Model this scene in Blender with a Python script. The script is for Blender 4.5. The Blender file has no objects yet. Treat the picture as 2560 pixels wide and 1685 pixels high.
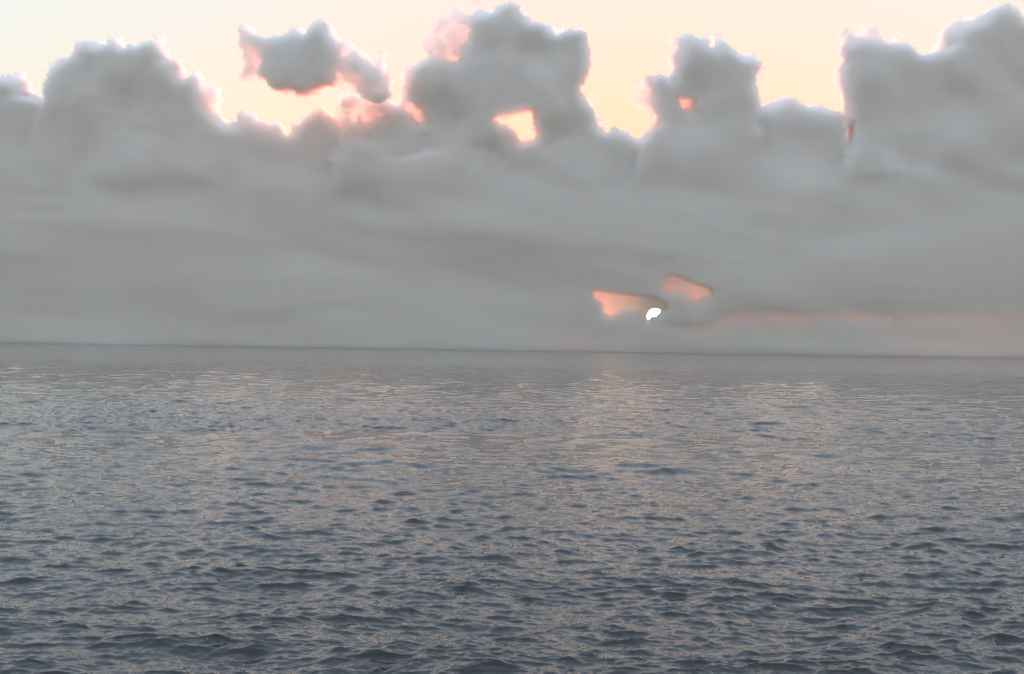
import bpy, math
import numpy as np
from mathutils import Matrix, Vector

R = math.radians
scene = bpy.context.scene
col = scene.collection

# ------------------------------------------------------------------ camera
W0, H0, FOCAL = 2560.0, 1685.0, 3423.0          # photograph size, focal length in its pixels
CAM_Z, PITCH, ROLL = 18.0, R(0.50), R(0.87)
cam_data = bpy.data.cameras.new('camera')
cam_data.sensor_width = 36.0
cam_data.lens = 36.0 * FOCAL / W0
cam_data.clip_start, cam_data.clip_end = 0.5, 300000.0
cam = bpy.data.objects.new('camera', cam_data)
col.objects.link(cam)
CAM_ROT = (Matrix.Rotation(R(90) + PITCH, 3, 'X') @ Matrix.Rotation(ROLL, 3, 'Z'))
cam.matrix_world = Matrix.Translation((0, 0, CAM_Z)) @ CAM_ROT.to_4x4()
scene.camera = cam


def at(u, v, dist):
    """Where the line of sight through a point of the photograph meets the upright plane `dist` metres out."""
    d = CAM_ROT @ Vector(((u - W0 / 2) / FOCAL, (H0 / 2 - v) / FOCAL, -1.0))
    return d.x * dist / d.y, CAM_Z + d.z * dist / d.y


# ------------------------------------------------------------------ sky and sun
SUN_U, SUN_V = 1637.5, 791.0
sx, sz = at(SUN_U, SUN_V, 1000.0)
SUN_DIR = Vector((sx, 1000.0, sz - CAM_Z)).normalized()
SUN_EL = math.asin(SUN_DIR.z)
SUN_AZ = math.atan2(SUN_DIR.x, SUN_DIR.y)

world = bpy.data.worlds.new('World')
scene.world = world
world.use_nodes = True
wn, wl = world.node_tree.nodes, world.node_tree.links
wn.clear()
sky_tex = wn.new('ShaderNodeTexSky')
sky_tex.sky_type = 'NISHITA'
sky_tex.sun_disc = False
sky_tex.sun_elevation = SUN_EL
sky_tex.sun_rotation = SUN_AZ
sky_tex.altitude = 0
sky_tex.air_density, sky_tex.dust_density, sky_tex.ozone_density = 1.25, 0.5, 2.0
bg = wn.new('ShaderNodeBackground')
bg.inputs['Strength'].default_value = 0.13
soft = wn.new('ShaderNodeGamma')                 # the sky's own second scattering evens it out
soft.inputs['Gamma'].default_value = 0.64
lum = wn.new('ShaderNodeRGBToBW')
lum_p = wn.new('ShaderNodeMath')
lum_p.operation = 'POWER'
lum_p.inputs[1].default_value = -0.66
level = wn.new('ShaderNodeVectorMath')
level.operation = 'SCALE'
wo = wn.new('ShaderNodeOutputWorld')
wl.new(sky_tex.outputs[0], soft.inputs['Color'])
wl.new(sky_tex.outputs[0], lum.inputs[0])
wl.new(lum.outputs[0], lum_p.inputs[0])
wl.new(soft.outputs[0], level.inputs[0])
wl.new(lum_p.outputs[0], level.inputs['Scale'])
tint = wn.new('ShaderNodeVectorMath')             # faint peach tint, even over the whole sky
tint.operation = 'MULTIPLY'
tint.inputs[1].default_value = (1.0, 0.94, 0.925)
wl.new(level.outputs[0], tint.inputs[0])
wl.new(tint.outputs[0], bg.inputs['Color'])
wl.new(bg.outputs[0], wo.inputs['Surface'])

sun_data = bpy.data.lights.new('sunlight', 'SUN')
sun_data.energy = 2.3
sun_data.color = (1.0, 0.30, 0.20)
sun_data.angle = R(0.53)
sun_lamp = bpy.data.objects.new('sunlight', sun_data)
sun_lamp.rotation_euler = SUN_DIR.to_track_quat('Z', 'Y').to_euler()
sun_lamp.location = (0, 0, 200)
col.objects.link(sun_lamp)

vs = scene.view_settings
vs.view_transform, vs.look, vs.gamma, vs.use_curve_mapping = 'Standard', 'None', 1.0, False
vs.exposure = 2.9

cy = scene.cycles
cy.max_bounces, cy.volume_bounces, cy.glossy_bounces, cy.diffuse_bounces = 24, 12, 3, 2
cy.volume_step_rate = 1.0
cy.volume_max_steps = 256
cy.use_adaptive_sampling = True
cy.adaptive_threshold = 0.024
cy.adaptive_min_samples = 16
cy.use_denoising = True
cy.denoiser = 'OPENIMAGEDENOISE'
cy.sample_clamp_indirect = 10.0


def tag(o, label=None, cat=None, group=None, kind=None):
    for k, v in (('label', label), ('category', cat), ('group', group), ('kind', kind)):
        if v:
            o[k] = v
    return o


# ------------------------------------------------------------------ numeric helpers
def bspline(t):
    f = (t - np.floor(t)).astype(np.float32)
    i = np.floor(t).astype(np.int64)
    w = [(1 - f) ** 3 / 6, (3 * f ** 3 - 6 * f ** 2 + 4) / 6, (-3 * f ** 3 + 3 * f ** 2 + 3 * f + 1) / 6, f ** 3 / 6]
    return i, w


def lattice_noise(rng, axes, cells):
    """Smooth noise in about -1..1 on the grid spanned by the 1-D axes (metres), one lattice cell per `cells` metres."""
    parts = [bspline((a - a[0]) / c + rng.random()) for a, c in zip(axes, cells)]
    shape = [int(p[0].max()) + 4 for p in parts]
    g = rng.uniform(-1, 1, shape).astype(np.float32)
    for k, (i, w) in enumerate(parts):
        sh = [1] * g.ndim
        sh[k] = len(i)
        g = sum(np.take(g, i + j, axis=k) * w[j].reshape(sh) for j in range(4))
    return g * 2.2


def fractal(rng, axes, cell, octaves, gain=0.5, stretch=None, billow=False):
    stretch = stretch or [1.0] * len(axes)
    out, amp = 0.0, 1.0
    for o in range(octaves):
        n = lattice_noise(rng, axes, [cell * s / 2 ** o for s in stretch])
        if billow:
            n = np.abs(n) * 2 - 0.75
        out = out + amp * n
        amp *= gain
    return out


def polygon_distance(px, pz, poly):
    """Signed distance (positive inside) from each point of the px x pz grid to a closed polygon."""
    X, Z = np.meshgrid(px, pz, indexing='ij')
    X, Z = X.astype(np.float32), Z.astype(np.float32)
    best = np.full(X.shape, 1e12, np.float32)
    inside = np.zeros(X.shape, bool)
    n = len(poly)
    for k in range(n):
        (ax, az), (bx, bz) = poly[k], poly[(k + 1) % n]
        ex, ez = bx - ax, bz - az
        t = np.clip(((X - ax) * ex + (Z - az) * ez) / (ex * ex + ez * ez + 1e-9), 0, 1)
        best = np.minimum(best, (X - ax - t * ex) ** 2 + (Z - az - t * ez) ** 2)
        if az != bz:
            inside ^= ((az > Z) != (bz > Z)) & (X < (bx - ax) * (Z - az) / (bz - az) + ax)
    d = np.sqrt(best)
    return np.where(inside, d, -d)


def smooth(x, a, b):
    t = np.clip((x - a) / (b - a), 0, 1)
    return t * t * (3 - 2 * t)


# ------------------------------------------------------------------ cloud volumes
def cloud_material(name, density, anisotropy, step):
    m = bpy.data.materials.new(name)
    m.use_nodes = True
    nt = m.node_tree
    nt.nodes.clear()
    out = nt.nodes.new('ShaderNodeOutputMaterial')
    pv = nt.nodes.new('ShaderNodeVolumeScatter')
    pv.inputs['Color'].default_value = (0.9995, 0.9995, 0.9995, 1)
    pv.inputs['Anisotropy'].default_value = anisotropy
    fog = nt.nodes.new('ShaderNodeAttribute')
    fog.attribute_name = 'density'
    mul = nt.nodes.new('ShaderNodeMath')
    mul.operation = 'MULTIPLY'
    mul.inputs[1].default_value = density
    nt.links.new(fog.outputs['Fac'], mul.inputs[0])
    nt.links.new(mul.outputs[0], pv.inputs['Density'])
    m.cycles.volume_sampling = 'DISTANCE'
    nt.links.new(pv.outputs[0], out.inputs['Volume'])
    m.cycles.volume_step_rate = step
    return m


def volume_object(name, density, axes, material):
    """Fill a fog grid with the given density array (nx, ny, nz) between the axes' ends."""
    nx, ny, nz = density.shape
    me = bpy.data.meshes.new(name)
    me.vertices.add(nx * ny * nz)
    at_ = me.attributes.new('fill', 'FLOAT', 'POINT')
    at_.data.foreach_set('value', np.ascontiguousarray(density, np.float32).ravel())
    store = bpy.data.objects.new(name + '_fill', me)      # only holds the numbers; never linked to the scene
    vol = bpy.data.volumes.new(name)
    vol.materials.append(material)
    ob = bpy.data.objects.new(name, vol)
    col.objects.link(ob)
    ng = bpy.data.node_groups.new(name + '_fill', 'GeometryNodeTree')
    ng.interface.new_socket('Geometry', in_out='INPUT', socket_type='NodeSocketGeometry')
    ng.interface.new_socket('Geometry', in_out='OUTPUT', socket_type='NodeSocketGeometry')
    N, L = ng.nodes, ng.links
    gi, go = N.new('NodeGroupInput'), N.new('NodeGroupOutput')
    pos, sep = N.new('GeometryNodeInputPosition'), N.new('ShaderNodeSeparateXYZ')
    L.new(pos.outputs[0], sep.inputs[0])

    def math_node(op, a, b):
        nd = N.new('ShaderNodeMath')
        nd.operation = op
        for s, v in zip(nd.inputs, (a, b)):
            if isinstance(v, (int, float)):
                s.default_value = v
            elif v is not None:
                L.new(v, s)
        return nd.outputs[0]
    idx = None
    for k, (a, n) in enumerate(zip(axes, (nx, ny, nz))):
        t = math_node('MULTIPLY', math_node('SUBTRACT', sep.outputs[k], float(a[0])), (n - 1) / float(a[-1] - a[0]))
        t = math_node('MINIMUM', math_node('MAXIMUM', math_node('ROUND', t, None), 0.0), float(n - 1))
        fi = N.new('FunctionNodeFloatToInt')
        L.new(t, fi.inputs[0])

        def imath(op, p, q):
            nd = N.new('FunctionNodeIntegerMath')
            nd.operation = op
            for s, v in zip(nd.inputs, (p, q)):
                if isinstance(v, int):
                    s.default_value = v
                else:
                    L.new(v, s)
            return nd.outputs[0]
        idx = fi.outputs[0] if idx is None else imath('ADD', imath('MULTIPLY', idx, n), fi.outputs[0])
    na = N.new('GeometryNodeInputNamedAttribute')
    na.data_type = 'FLOAT'
    na.inputs['Name'].default_value = 'fill'
    si = N.new('GeometryNodeSampleIndex')
    si.data_type, si.domain = 'FLOAT', 'POINT'
    oi = N.new('GeometryNodeObjectInfo')
    oi.inputs['Object'].default_value = store
    L.new(oi.outputs['Geometry'], si.inputs['Geometry'])
    L.new(na.outputs['Attribute'], si.inputs['Value'])
    L.new(idx, si.inputs['Index'])
    vc = N.new('GeometryNodeVolumeCube')
    L.new(si.outputs[0], vc.inputs['Density'])
    vc.inputs['Background'].default_value = 0.0
    vc.inputs['Min'].default_value = [float(a[0]) for a in axes]
    vc.inputs['Max'].default_value = [float(a[-1]) for a in axes]
    for s, n in zip(('Resolution X', 'Resolution Y', 'Resolution Z'), (nx, ny, nz)):
        vc.inputs[s].default_value = n
    sm = N.new('GeometryNodeSetMaterial')
    sm.inputs['Material'].default_value = material
    L.new(vc.outputs[0], sm.inputs['Geometry'])
    L.new(sm.outputs[0], go.inputs[0])
    md = ob.modifiers.new('fill', 'NODES')
    md.node_group = ng
    return ob


CLOUD_Y = 10000.0
rng = np.random.default_rng(11)


def outline(points, dist=CLOUD_Y):
    return [at(u, v, dist) for u, v in points]


# photograph outlines of the towers above the bank
LITTLE = [(-60, 200), (0, 183), (23, 183), (42, 170), (57, 182), (62, 212), (70, 223), (70, 440), (-80, 440)]
DOME = [(40, 540), (80, 300), (113, 240), (119, 212), (123, 182), (130, 155), (146, 151), (163, 134), (185, 130), (200, 117), (206, 106), (223, 102),
        (242, 106), (261, 106), (280, 93), (299, 87), (312, 96), (318, 108), (329, 100), (352, 104), (369, 98), (393, 89), (410, 98), (420, 121),
        (424, 142), (435, 146), (446, 140), (456, 149), (456, 166), (469, 191), (488, 182), (503, 195), (509, 206), (529, 202), (552, 210),
        (560, 231), (548, 253), (533, 268), (600, 540)]
FLOATER = [(588, 66), (605, 57), (639, 60), (662, 76), (681, 76), (711, 76), (730, 59), (749, 62), (760, 68), (779, 57), (806, 50), (828, 57),
           (843, 70), (866, 89), (887, 98), (899, 106), (922, 132), (937, 151), (948, 132), (963, 136), (969, 163), (975, 189), (986, 216),
           (990, 250), (950, 250), (900, 240), (847, 227), (817, 219), (794, 242), (753, 242), (719, 246), (688, 227), (662, 212), (643, 197),
           (628, 212), (605, 219), (590, 197), (597, 166), (590, 132), (582, 113), (590, 91)]
TOWER = [(800, 540), (840, 330), (845, 240), (900, 235), (960, 240), (994, 250), (996, 212), (992, 185), (1013, 163), (1024, 151), (1043, 149),
         (1062, 140), (1054, 125), (1043, 102), (1041, 81), (1062, 76), (1077, 70), (1077, 55), (1096, 45), (1115, 28), (1141, 19), (1164, 26),
         (1183, 28), (1206, 21), (1228, 23), (1240, 11), (1262, 4), (1281, 0), (1296, 11), (1304, 34), (1323, 43), (1349, 45), (1368, 59),
         (1378, 70), (1395, 76), (1402, 68), (1425, 64), (1440, 72), (1455, 70), (1474, 91), (1485, 110), (1489, 132), (1483, 151), (1489, 170),
         (1478, 197), (1463, 223), (1478, 246), (1497, 265), (1504, 291), (1517, 321), (1560, 540)]
HAMMER = [(1530, 540), (1600, 330), (1615, 318), (1625, 299), (1603, 265), (1580, 257), (1565, 242), (1591, 204), (1618, 185), (1640, 174), (1659, 182),
          (1675, 191), (1679, 163), (1674, 145), (1671, 125), (1666, 98), (1671, 83), (1690, 78), (1717, 85), (1751, 95), (1760, 87), (1773, 98),
          (1781, 113), (1792, 96), (1807, 96), (1819, 110), (1834, 121), (1845, 134), (1868, 132), (1887, 132), (1896, 147), (1902, 163),
          (1898, 189), (1896, 216), (1900, 242), (1890, 300), (1950, 540)]
WALL = [(2050, 540), (2105, 330), (2099, 250), (2087, 234), (2068, 212), (2061, 189), (2084, 174), (2099, 159), (2091, 129), (2101, 98), (2110, 70),
        (2125, 70), (2135, 81), (2148, 76), (2155, 59), (2167, 57), (2186, 68), (2208, 78), (2216, 95), (2239, 91), (2265, 78), (2280, 91),
        (2292, 113), (2311, 121), (2341, 113), (2360, 98), (2356, 76), (2379, 57), (2398, 49), (2432, 45), (2447, 26), (2481, 15), (2515, 11),
        (2522, 30), (2541, 42), (2570, 52), (2650, 40), (2760, 90), (2860, 180), (2960, 540)]
BANK_TOP = [(-1500, 260), (-1000, 200), (-600, 280), (-300, 200), (-60, 225), (62, 228), (113, 240), (260, 262), (420, 262), (507, 261), (545, 278), (560, 293), (579, 303),
            (594, 299), (609, 284), (628, 291), (639, 304), (677, 312), (692, 301), (707, 310), (713, 329), (724, 342), (728, 329), (732, 301),
            (749, 299), (756, 286), (768, 282), (789, 265), (817, 265), (860, 322), (910, 335), (950, 352), (985, 385), (1060, 365), (1140, 352), (1200, 360),
            (1270, 385), (1380, 350), (1480, 318), (1517, 321), (1527, 308), (1550, 314), (1576, 325), (1591, 335), (1640, 330), (1760, 300), (1887, 261),
            (1910, 261), (1932, 253), (1963, 242), (1981, 236), (2000, 246), (2016, 259), (2034, 255), (2057, 265), (2080, 270), (2095, 274),
            (2112, 300), (2135, 390), (2300, 410), (2600, 390), (2900, 300), (3300, 220), (3700, 280), (4100, 240)]
BANK = BANK_TOP + [(4100, 905), (-1500, 840)]
HOLE = [(1247, 303), (1274, 293), (1327, 291), (1330, 314), (1323, 340), (1300, 346), (1285, 337), (1274, 318)]
# thin places: outline, share of the cloud left there, softness of their edge in metres
TOWER_THIN = [
    ([(1040, 150), (1035, 80), (1070, 40), (1115, 15), (1180, 20), (1195, 60), (1180, 105), (1150, 130), (1175, 160), (1140, 158), (1100, 145)], 0.24, 30),
    ([(990, 250), (985, 180), (1010, 155), (1045, 145), (1040, 170), (1020, 200), (1010, 240)], 0.145, 40),
    ([(835, 250), (1000, 245), (1020, 265), (1000, 330), (960, 360), (900, 345), (840, 330)], 0.6, 60),
    ([(1020, 250), (1060, 275), (1070, 305), (1045, 300), (1020, 270)], 0.073, 40),
    ([(1462, 225), (1500, 250), (1530, 325), (1505, 330), (1480, 270)], 0.242, 40),
]
HAMMER_THIN = [
    ([(1555, 245), (1600, 195), (1622, 250), (1640, 300), (1600, 340), (1590, 290)], 0.088, 60),
    ([(1695, 246), (1728, 248), (1725, 280), (1700, 275)], 0.11, 30),
    ([(1660, 75), (1700, 70), (1700, 120), (1685, 165), (1665, 165)], 0.145, 40),
]
DOME_THIN = [([(505, 190), (570, 195), (575, 245), (540, 275), (505, 262), (500, 225)], 0.097, 35)]
FLOATER_THIN = [
    ([(830, 60), (900, 90), (1000, 240), (900, 250), (850, 225), (835, 150)], 0.410, 60),
    ([(600, 110), (650, 110), (655, 200), (600, 230), (580, 150)], 0.363, 50),
    ([(590, 50), (780, 50), (740, 80), (680, 95), (620, 80)], 0.363, 40),
]
WALL_THIN = [
    ([(2130, 75), (2290, 70), (2300, 110), (2200, 115), (2140, 100)], 0.169, 40),
    ([(2280, 60), (2360, 60), (2350, 125), (2290, 125)], 0.121, 50),
    ([(2040, 160), (2110, 170), (2100, 240), (2060, 250)], 0.194, 60),
]
BANK_THIN = [
    ([(860, 318), (885, 312), (930, 340), (945, 356), (920, 352), (880, 338)], 0.18, 25),
]
GLOW = [  # sunset windows near the horizon: coral gap, sun gap, gap above, streak to the right, faint glow under it
    ([(1484, 731), (1547, 736), (1612, 736), (1612, 792), (1602, 793), (1589, 776), (1579, 773), (1564, 779), (1545, 783), (1541, 793), (1526, 795), (1507, 781), (1503, 758)], 0.125, 20),
    ([(1606, 736), (1622, 738), (1642, 750), (1664, 760), (1678, 774), (1666, 800), (1634, 815), (1612, 820), (1600, 806), (1600, 780)], 0.175, 17),
    ([(1650, 690), (1692, 688), (1715, 704), (1736, 700), (1774, 720), (1776, 736), (1755, 738), (1755, 762), (1740, 768), (1732, 755), (1711, 741), (1692, 730), (1673, 734), (1652, 728)], 0.145, 19),
    ([(1760, 776), (1900, 771), (2050, 776), (2300, 780), (2560, 785), (2900, 795), (2900, 814), (2400, 808), (2000, 806), (1850, 812), (1790, 830), (1740, 834), (1688, 812), (1775, 802), (1800, 790)], 0.43, 26),
    ([(1800, 795), (2900, 800), (2900, 850), (1760, 850)], 0.68, 55),
]
RECESS = [
    ([(760, 425), (880, 430), (960, 480), (1100, 560), (1180, 600), (1060, 590), (940, 560), (880, 500), (800, 470)], 40.0),
    ([(70, 395), (130, 400), (200, 470), (210, 500), (160, 490), (100, 450)], 40.0),
    ([(1560, 640), (1900, 630), (2300, 640), (2560, 620), (2560, 700), (2100, 700), (1750, 690)], 18.0),
    ([(1440, 420), (1560, 450), (1760, 560), (1700, 580), (1540, 510)], 18.0),
    ([(2150, 330), (2330, 400), (2480, 480), (2420, 500), (2230, 430)], 18.0),
    ([(330, 560), (560, 600), (900, 640), (1250, 650), (1100, 690), (600, 660), (360, 610)], 14.0),
]
# the ragged cloud edge across the lower right of the sun
SUN_COVER = [(1604, 812), (1612, 806), (1618, 808), (1622, 801), (1629, 800), (1633, 794), (1637, 791), (1641, 795), (1647, 794), (1649, 787), (1655, 786), (1658, 779), (1680, 770), (1690, 830), (1620, 830)]


def lean(flat, ay, az, dist, slope):
    """Spread an upright outline (x, z) through the cloud's depth, leaning back `slope` metres up per metre."""
    nz = len(az)
    out = np.empty((flat.shape[0], len(ay), nz), np.float32)
    for j, y in enumerate(ay):
        s_ = (y - dist) * slope / (az[1] - az[0])
        i = math.floor(s_)
        f = s_ - i
        a, b = np.clip(np.arange(nz) - i, 0, nz - 1), np.clip(np.arange(nz) - i - 1, 0, nz - 1)
        out[:, j, :] = flat[:, a] * (1 - f) + flat[:, b] * f
    return out


def thin_out(den, r, ax, ay, az, dist, slope, spots, rough=10.0, torn=0.6):
    keep = np.ones((len(ax), len(az)), np.float32)
    wispy = np.clip(1 + torn * fractal(r, (ax, az), 90.0, 5, 0.7), 0.25, 2.0)
    for poly, left, soft_m in spots:
        g = polygon_distance(ax, az, outline(poly, dist)) + fractal(r, (ax, az), 60.0, 4, 0.7) * rough * min(1.0, soft_m / 22.0)
        k = smooth(g, -soft_m, soft_m * 0.8)
        keep = np.minimum(keep, np.minimum(left * wispy, 1.0) ** k)
    return lean(keep, ay, az, dist, slope) if den is None else den * lean(keep, ay, az, dist, slope)


def cumulus(name, poly, seed, dist, density, lump=1.0, radius=900.0, edge=42.0, half=190.0, holes=(), wisp=0.0, thin=(), voxel=8.0, foot=True):
    poly = outline(poly, dist)
    r = np.random.default_rng(seed)
    xs = [p[0] for p in poly]
    zs = [p[1] for p in poly]
    pad = 90.0
    ax = np.arange(min(xs) - pad, max(xs) + pad, voxel)
    az = np.arange(max(min(zs) - pad, 5.0), max(zs) + pad, voxel)
    ay = np.arange(dist - half, dist + half, 20.0)
    d = polygon_distance(ax, az, poly)
    for h in holes:
        d = np.minimum(d, -polygon_distance(ax, az, outline(h, dist)))
    Y = (ay - dist).astype(np.float32)[None, :, None]
    axes = (ax, ay, az)
    Yb = Y + fractal(r, axes, 300.0, 2, 0.5) * 50
    slope = at(W0 / 2, 190, dist)[1] / dist
    F = lean(d, ay, az, dist, slope) - 8.0 - Yb ** 2 / (2 * radius)
    F += lump * fractal(r, axes, 100.0, 5, 0.78, stretch=(1, 3, 1), billow=True) * (8.0 + 15.0 * smooth(d, 140.0, 30.0))[:, None, :]
    if wisp:
        F -= wisp * np.clip(fractal(r, axes, 70.0, 4, 0.65), 0, 2) * 40
    den = smooth(F, -2.0, edge) * smooth(half - np.abs(Yb), 0, 60)
    den *= np.clip(1 + 0.4 * fractal(r, axes, 150.0, 4, 0.65), 0.2, 2)
    den = thin_out(den, r, ax, ay, az, dist, slope, thin, 20.0)
    z_hi, z_lo = at(W0 / 2, 340, dist)[1], at(W0 / 2, 500, dist)[1]
    if foot:                                                   # the foot dissolves into the bank behind it
        den *= smooth(az[None, :] + 55 * fractal(r, (ax, az), 220.0, 3), z_lo, z_hi)[:, None, :]
    den[den < 0.01] = 0
    return volume_object(name, den, axes, cloud_material(name + '_droplets', density, -0.15, 3.0))


for poly, seed, y, dens, opts, words in (
    (DOME, 21, -30, 0.075, dict(thin=DOME_THIN), 'broad domed grey cumulus with pink right shoulder, leftmost tall cloud'),
    (LITTLE, 22, -15, 0.075, {}, 'small pink-edged cloud knob at the left edge beside the domed cloud'),
    (FLOATER, 47, -250, 0.06, dict(foot=False, radius=700, edge=60, wisp=0.3, thin=FLOATER_THIN), 'detached ragged cloud floating between domed cloud and tallest tower'),
    (TOWER, 24, -30, 0.075, dict(holes=[HOLE], thin=TOWER_THIN), 'tallest grey cloud tower with glowing pink left flank and bright hole'),
    (HAMMER, 25, -5, 0.075, dict(thin=HAMMER_THIN), 'upright grey cloud above the setting sun with notched top'),
    (WALL, 26, -30, 0.065, dict(edge=60, wisp=0.5, thin=WALL_THIN), 'soft tall grey cloud mass filling the upper right corner'),
):
    tag(cumulus('cumulus_cloud', poly, seed, CLOUD_Y + y, dens, **opts), words, 'cloud', 'sunset cumulus clouds')


def cloud_bank():
    dist = CLOUD_Y
    r = np.random.default_rng(31)
    ax = np.arange(-7600.0, 7600.0, 12.0)
    az = np.arange(-24.0, at(0, 150, dist)[1], 11.0)
    half = 240.0
    ay = np.arange(dist - half - 60, dist + half + 60, 26.0)
    axes = (ax, ay, az)
    d = polygon_distance(ax, az, [at(u, v, dist) for u, v in BANK_TOP] + [(9e3, -500.0), (-9e3, -500.0)])
    Y = (ay - dist).astype(np.float32)[None, :, None]
    relief = fractal(r, axes, 420.0, 3, 0.55, stretch=(2.2, 1, 0.7))
    for j, z in enumerate(az):                                # layers lean over with the wind
        relief[:, :, j] = np.roll(relief[:, :, j], int(-z * 1.5 / 12.0), axis=0)
    Yb = Y + relief * 18
    F = lean(d, ay, az, dist, 0.16) - 8.0 - Yb ** 2 / 1800.0
    F += fractal(r, axes, 100.0, 4, 0.72, stretch=(1, 3, 1), billow=True) * (6.0 + 14.0 * smooth(d, 160.0, 30.0))[:, None, :]
    den = smooth(F, -2.0, 40.0)
    den *= smooth(half - np.abs(Yb), 0, 90)
    den *= smooth(Yb + half - 150.0 * smooth(az, 1000.0, 0.0)[None, None, :], 0, 90)     # the face overhangs: it draws back towards its base
    for poly, deep in RECESS:                                 # hollows in the face of the bank
        g = polygon_distance(ax, az, outline(poly, dist)) + fractal(r, (ax, az), 160.0, 4, 0.6) * 28
        den *= smooth(Yb + half - deep * smooth(g, -90.0, 90.0)[:, None, :] - 150.0 * smooth(az, 1000.0, 0.0)[None, None, :], 0, 90)
    glow = thin_out(None, r, ax, ay, az, dist, 0.03, GLOW, 13.0, 0.12)
    calm = smooth(glow, 0.95, 0.6)                             # the thin windows are evenly filled
    den *= calm + (1 - calm) * np.clip(1 + 0.5 * fractal(r, axes, 420.0, 4, 0.6, stretch=(1.8, 0.8, 0.5)), 0.7, 2.0)
    den *= (0.8 + 0.2 * smooth(az, 0, 300))[None, None, :]
    full = den.copy()
    den = thin_out(den, r, ax, ay, az, dist, 0.15, BANK_THIN, 16.0)
    den *= glow
    cover = smooth(polygon_distance(ax, az, outline(SUN_COVER, dist)), -6.0, 8.0)
    den = np.maximum(den, full * cover[:, None, :])
    den[den < 0.01] = 0
    return volume_object('cloud_bank', den, axes, cloud_material('cloud_bank_droplets', 0.075, -0.15, 4.0))


tag(cloud_bank(), 'long grey cloud bank lying along the horizon below the cumulus towers', 'cloud bank')

# ------------------------------------------------------------------ the sun itself
def sun_disc():
    dist = 60000.0
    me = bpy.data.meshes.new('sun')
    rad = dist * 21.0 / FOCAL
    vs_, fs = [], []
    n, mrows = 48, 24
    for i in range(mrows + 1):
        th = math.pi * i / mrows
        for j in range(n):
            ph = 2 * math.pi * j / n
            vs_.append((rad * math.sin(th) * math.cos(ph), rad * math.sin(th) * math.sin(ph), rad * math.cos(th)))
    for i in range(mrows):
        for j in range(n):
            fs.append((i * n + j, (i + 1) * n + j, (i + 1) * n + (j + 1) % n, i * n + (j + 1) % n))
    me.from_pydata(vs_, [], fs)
    m = bpy.data.materials.new('sun_surface')
    m.use_nodes = True
    nt = m.node_tree
    nt.nodes.clear()
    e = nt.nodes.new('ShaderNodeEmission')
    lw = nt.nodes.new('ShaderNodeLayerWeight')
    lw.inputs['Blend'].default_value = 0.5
    ramp = nt.nodes.new('ShaderNodeValToRGB')                 # dim red rim: the glow around the sun, painted into its emission
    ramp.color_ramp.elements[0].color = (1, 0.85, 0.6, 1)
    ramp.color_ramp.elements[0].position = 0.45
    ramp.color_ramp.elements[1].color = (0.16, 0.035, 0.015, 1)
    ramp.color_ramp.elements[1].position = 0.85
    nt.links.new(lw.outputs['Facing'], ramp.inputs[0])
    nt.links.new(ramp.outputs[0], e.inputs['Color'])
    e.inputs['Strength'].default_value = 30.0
    m.cycles.emission_sampling = 'NONE'
    o_ = nt.nodes.new('ShaderNodeOutputMaterial')
    nt.links.new(e.outputs[0], o_.inputs['Surface'])
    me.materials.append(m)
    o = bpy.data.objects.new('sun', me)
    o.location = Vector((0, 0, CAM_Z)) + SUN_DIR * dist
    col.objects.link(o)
    return o


tag(sun_disc(), 'white glowing sun disc half hidden by cloud just above the horizon', 'sun')

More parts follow.
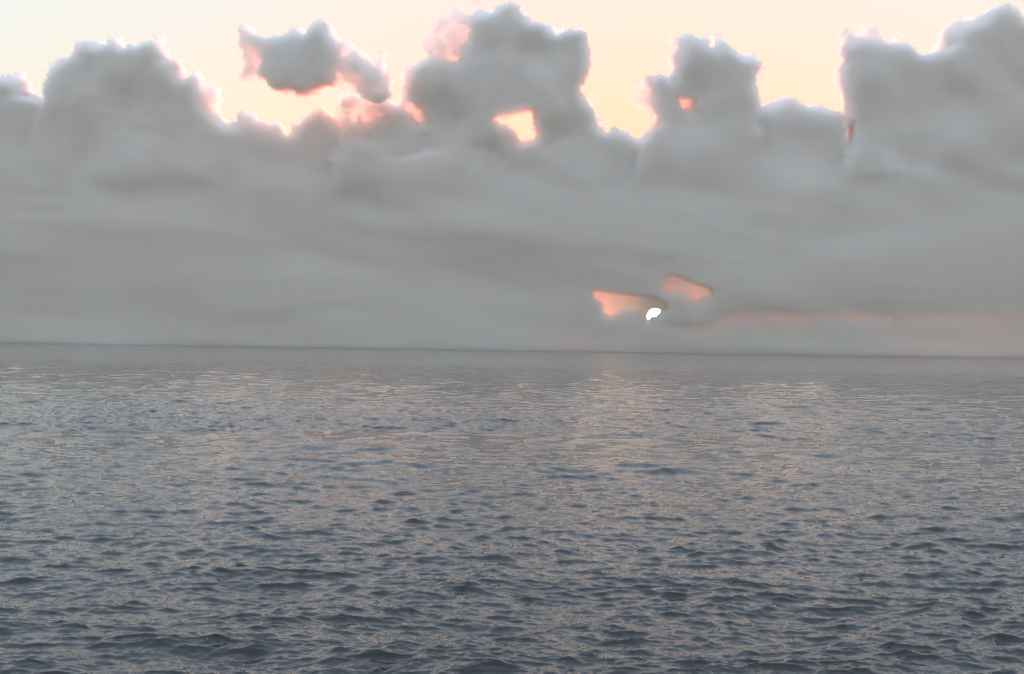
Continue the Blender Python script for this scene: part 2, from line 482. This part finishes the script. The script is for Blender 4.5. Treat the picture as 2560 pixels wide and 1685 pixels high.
# ------------------------------------------------------------------ the sea
def sea():
    r = np.random.default_rng(5)
    # rings spaced to the distance they are seen from, finely cut over the seaward sector, coarsely behind
    rad = np.concatenate([np.linspace(0.5, 62.0, 40), CAM_Z / np.linspace(0.285, 0.062, 680), CAM_Z / np.linspace(0.0617, 0.00030, 640)])
    fine = np.linspace(-0.45, 0.45, 1000)
    azi = np.concatenate([fine, np.linspace(0.45, 2 * math.pi - 0.45, 66)[1:-1]])
    rows, cols = len(rad), len(azi)
    dazi = np.where(np.arange(cols) < len(fine), fine[1] - fine[0], 0.085)
    RR, AA = np.meshgrid(rad, azi, indexing='ij')
    X, Y = RR * np.sin(AA), RR * np.cos(AA)
    dr = np.gradient(rad)
    Z = np.zeros_like(X)
    DX, DY = np.zeros_like(X), np.zeros_like(X)
    ncomp = 330
    lam = np.exp(r.uniform(math.log(0.22), math.log(30.0), ncomp))
    ang = R(-94) + r.normal(0, R(21), ncomp)          # most waves run towards the viewer
    ang[::7] += R(48)                                  # a weaker crossing sea
    slope = 0.0235 * np.where(lam > 2.4, (2.4 / lam) ** 0.36, 1.0)
    gust = 1 + 0.35 * np.sin(X * 0.021 + 1.3 * np.sin(Y * 0.009)) * np.sin(Y * 0.013 + 1.1 * np.sin(X * 0.017 + 2))
    for L_, a_, s_ in zip(lam, ang, slope):
        w = smooth(L_ / np.maximum(dr[:, None], rad[:, None] * dazi[None, :]), 1.3, 2.6)
        n = int(np.max(np.nonzero(w.max(1) > 0)[0], initial=-1)) + 1
        if n == 0:
            continue
        k = 2 * math.pi / L_
        amp = s_ / k * w[:n]
        if L_ < 4:
            amp = amp * gust[:n]
        ph = k * (X[:n] * math.cos(a_) + Y[:n] * math.sin(a_)) + r.uniform(0, 2 * math.pi)
        ph = ph.astype(np.float32)
        Z[:n] += amp * np.cos(ph)
        s = amp * np.sin(ph)
        DX[:n] -= 1.25 * s * math.cos(a_)
        DY[:n] -= 1.25 * s * math.sin(a_)
    V = np.stack([X + DX, Y + DY, Z], -1).astype(np.float32).reshape(-1, 3)
    me = bpy.data.meshes.new('sea')
    me.vertices.add(len(V))
    me.vertices.foreach_set('co', V.ravel())
    i = np.arange(rows - 1)[:, None] * cols + np.arange(cols)[None, :]
    j = np.arange(rows - 1)[:, None] * cols + (np.arange(cols)[None, :] + 1) % cols
    q = np.stack([i, j, j + cols, i + cols], -1)[..., ::-1].reshape(-1).astype(np.int32)
    nq = len(q) // 4
    me.loops.add(len(q))
    me.loops.foreach_set('vertex_index', q)
    me.polygons.add(nq)
    me.polygons.foreach_set('loop_start', np.arange(nq, dtype=np.int32) * 4)
    me.polygons.foreach_set('use_smooth', np.ones(nq, bool))
    me.update(calc_edges=True)
    m = bpy.data.materials.new('sea_water')
    m.use_nodes = True
    nt = m.node_tree
    p = nt.nodes['Principled BSDF']
    p.inputs['Base Color'].default_value = (0.036, 0.034, 0.032, 1)
    p.inputs['Roughness'].default_value = 0.04
    p.inputs['IOR'].default_value = 1.333
    tc = nt.nodes.new('ShaderNodeTexCoord')
    mp = nt.nodes.new('ShaderNodeMapping')
    mp.inputs['Scale'].default_value = (0.55, 1.0, 1.0)
    nt.links.new(tc.outputs['Object'], mp.inputs['Vector'])
    gusts = nt.nodes.new('ShaderNodeTexNoise')                 # cat's paws: rougher and calmer patches of wind
    gusts.inputs['Scale'].default_value = 0.02
    gusts.inputs['Detail'].default_value = 3.0
    nt.links.new(mp.outputs[0], gusts.inputs['Vector'])
    geo = nt.nodes.new('ShaderNodeNewGeometry')
    rng_ = nt.nodes.new('ShaderNodeMapRange')
    rng_.inputs['From Min'].default_value, rng_.inputs['From Max'].default_value = 0.3, 0.7
    rng_.inputs['To Min'].default_value, rng_.inputs['To Max'].default_value = 0.5, 1.5
    nt.links.new(gusts.outputs[0], rng_.inputs['Value'])

    def vec(op, a, b=None, scale=None):
        nd = nt.nodes.new('ShaderNodeVectorMath')
        nd.operation = op
        nt.links.new(a, nd.inputs[0])
        if isinstance(b, tuple):
            nd.inputs[1].default_value = b
        elif b is not None:
            nt.links.new(b, nd.inputs[1])
        if scale is not None:
            nt.links.new(scale, nd.inputs['Scale'])
        return nd.outputs[0]
    normal = geo.outputs['Normal']
    for sc_, tilt in ((2.6, 0.46), (0.6, 0.24)):                # ripples: small tilts of the surface
        nz = nt.nodes.new('ShaderNodeTexNoise')
        nz.inputs['Scale'].default_value = sc_
        nz.inputs['Detail'].default_value = 4.0
        nz.inputs['Roughness'].default_value = 0.65
        nt.links.new(mp.outputs[0], nz.inputs['Vector'])
        t_ = vec('MULTIPLY', vec('SUBTRACT', nz.outputs['Color'], (0.5, 0.5, 0.5)), (tilt * 0.6, tilt, 0.0))
        normal = vec('ADD', normal, vec('SCALE', t_, scale=rng_.outputs[0]))
    normal = vec('NORMALIZE', normal)
    nt.links.new(normal, p.inputs['Normal'])
    me.materials.append(m)
    o = bpy.data.objects.new('sea', me)
    col.objects.link(o)
    return o


tag(sea(), 'choppy grey open sea reaching to the horizon', kind='structure')
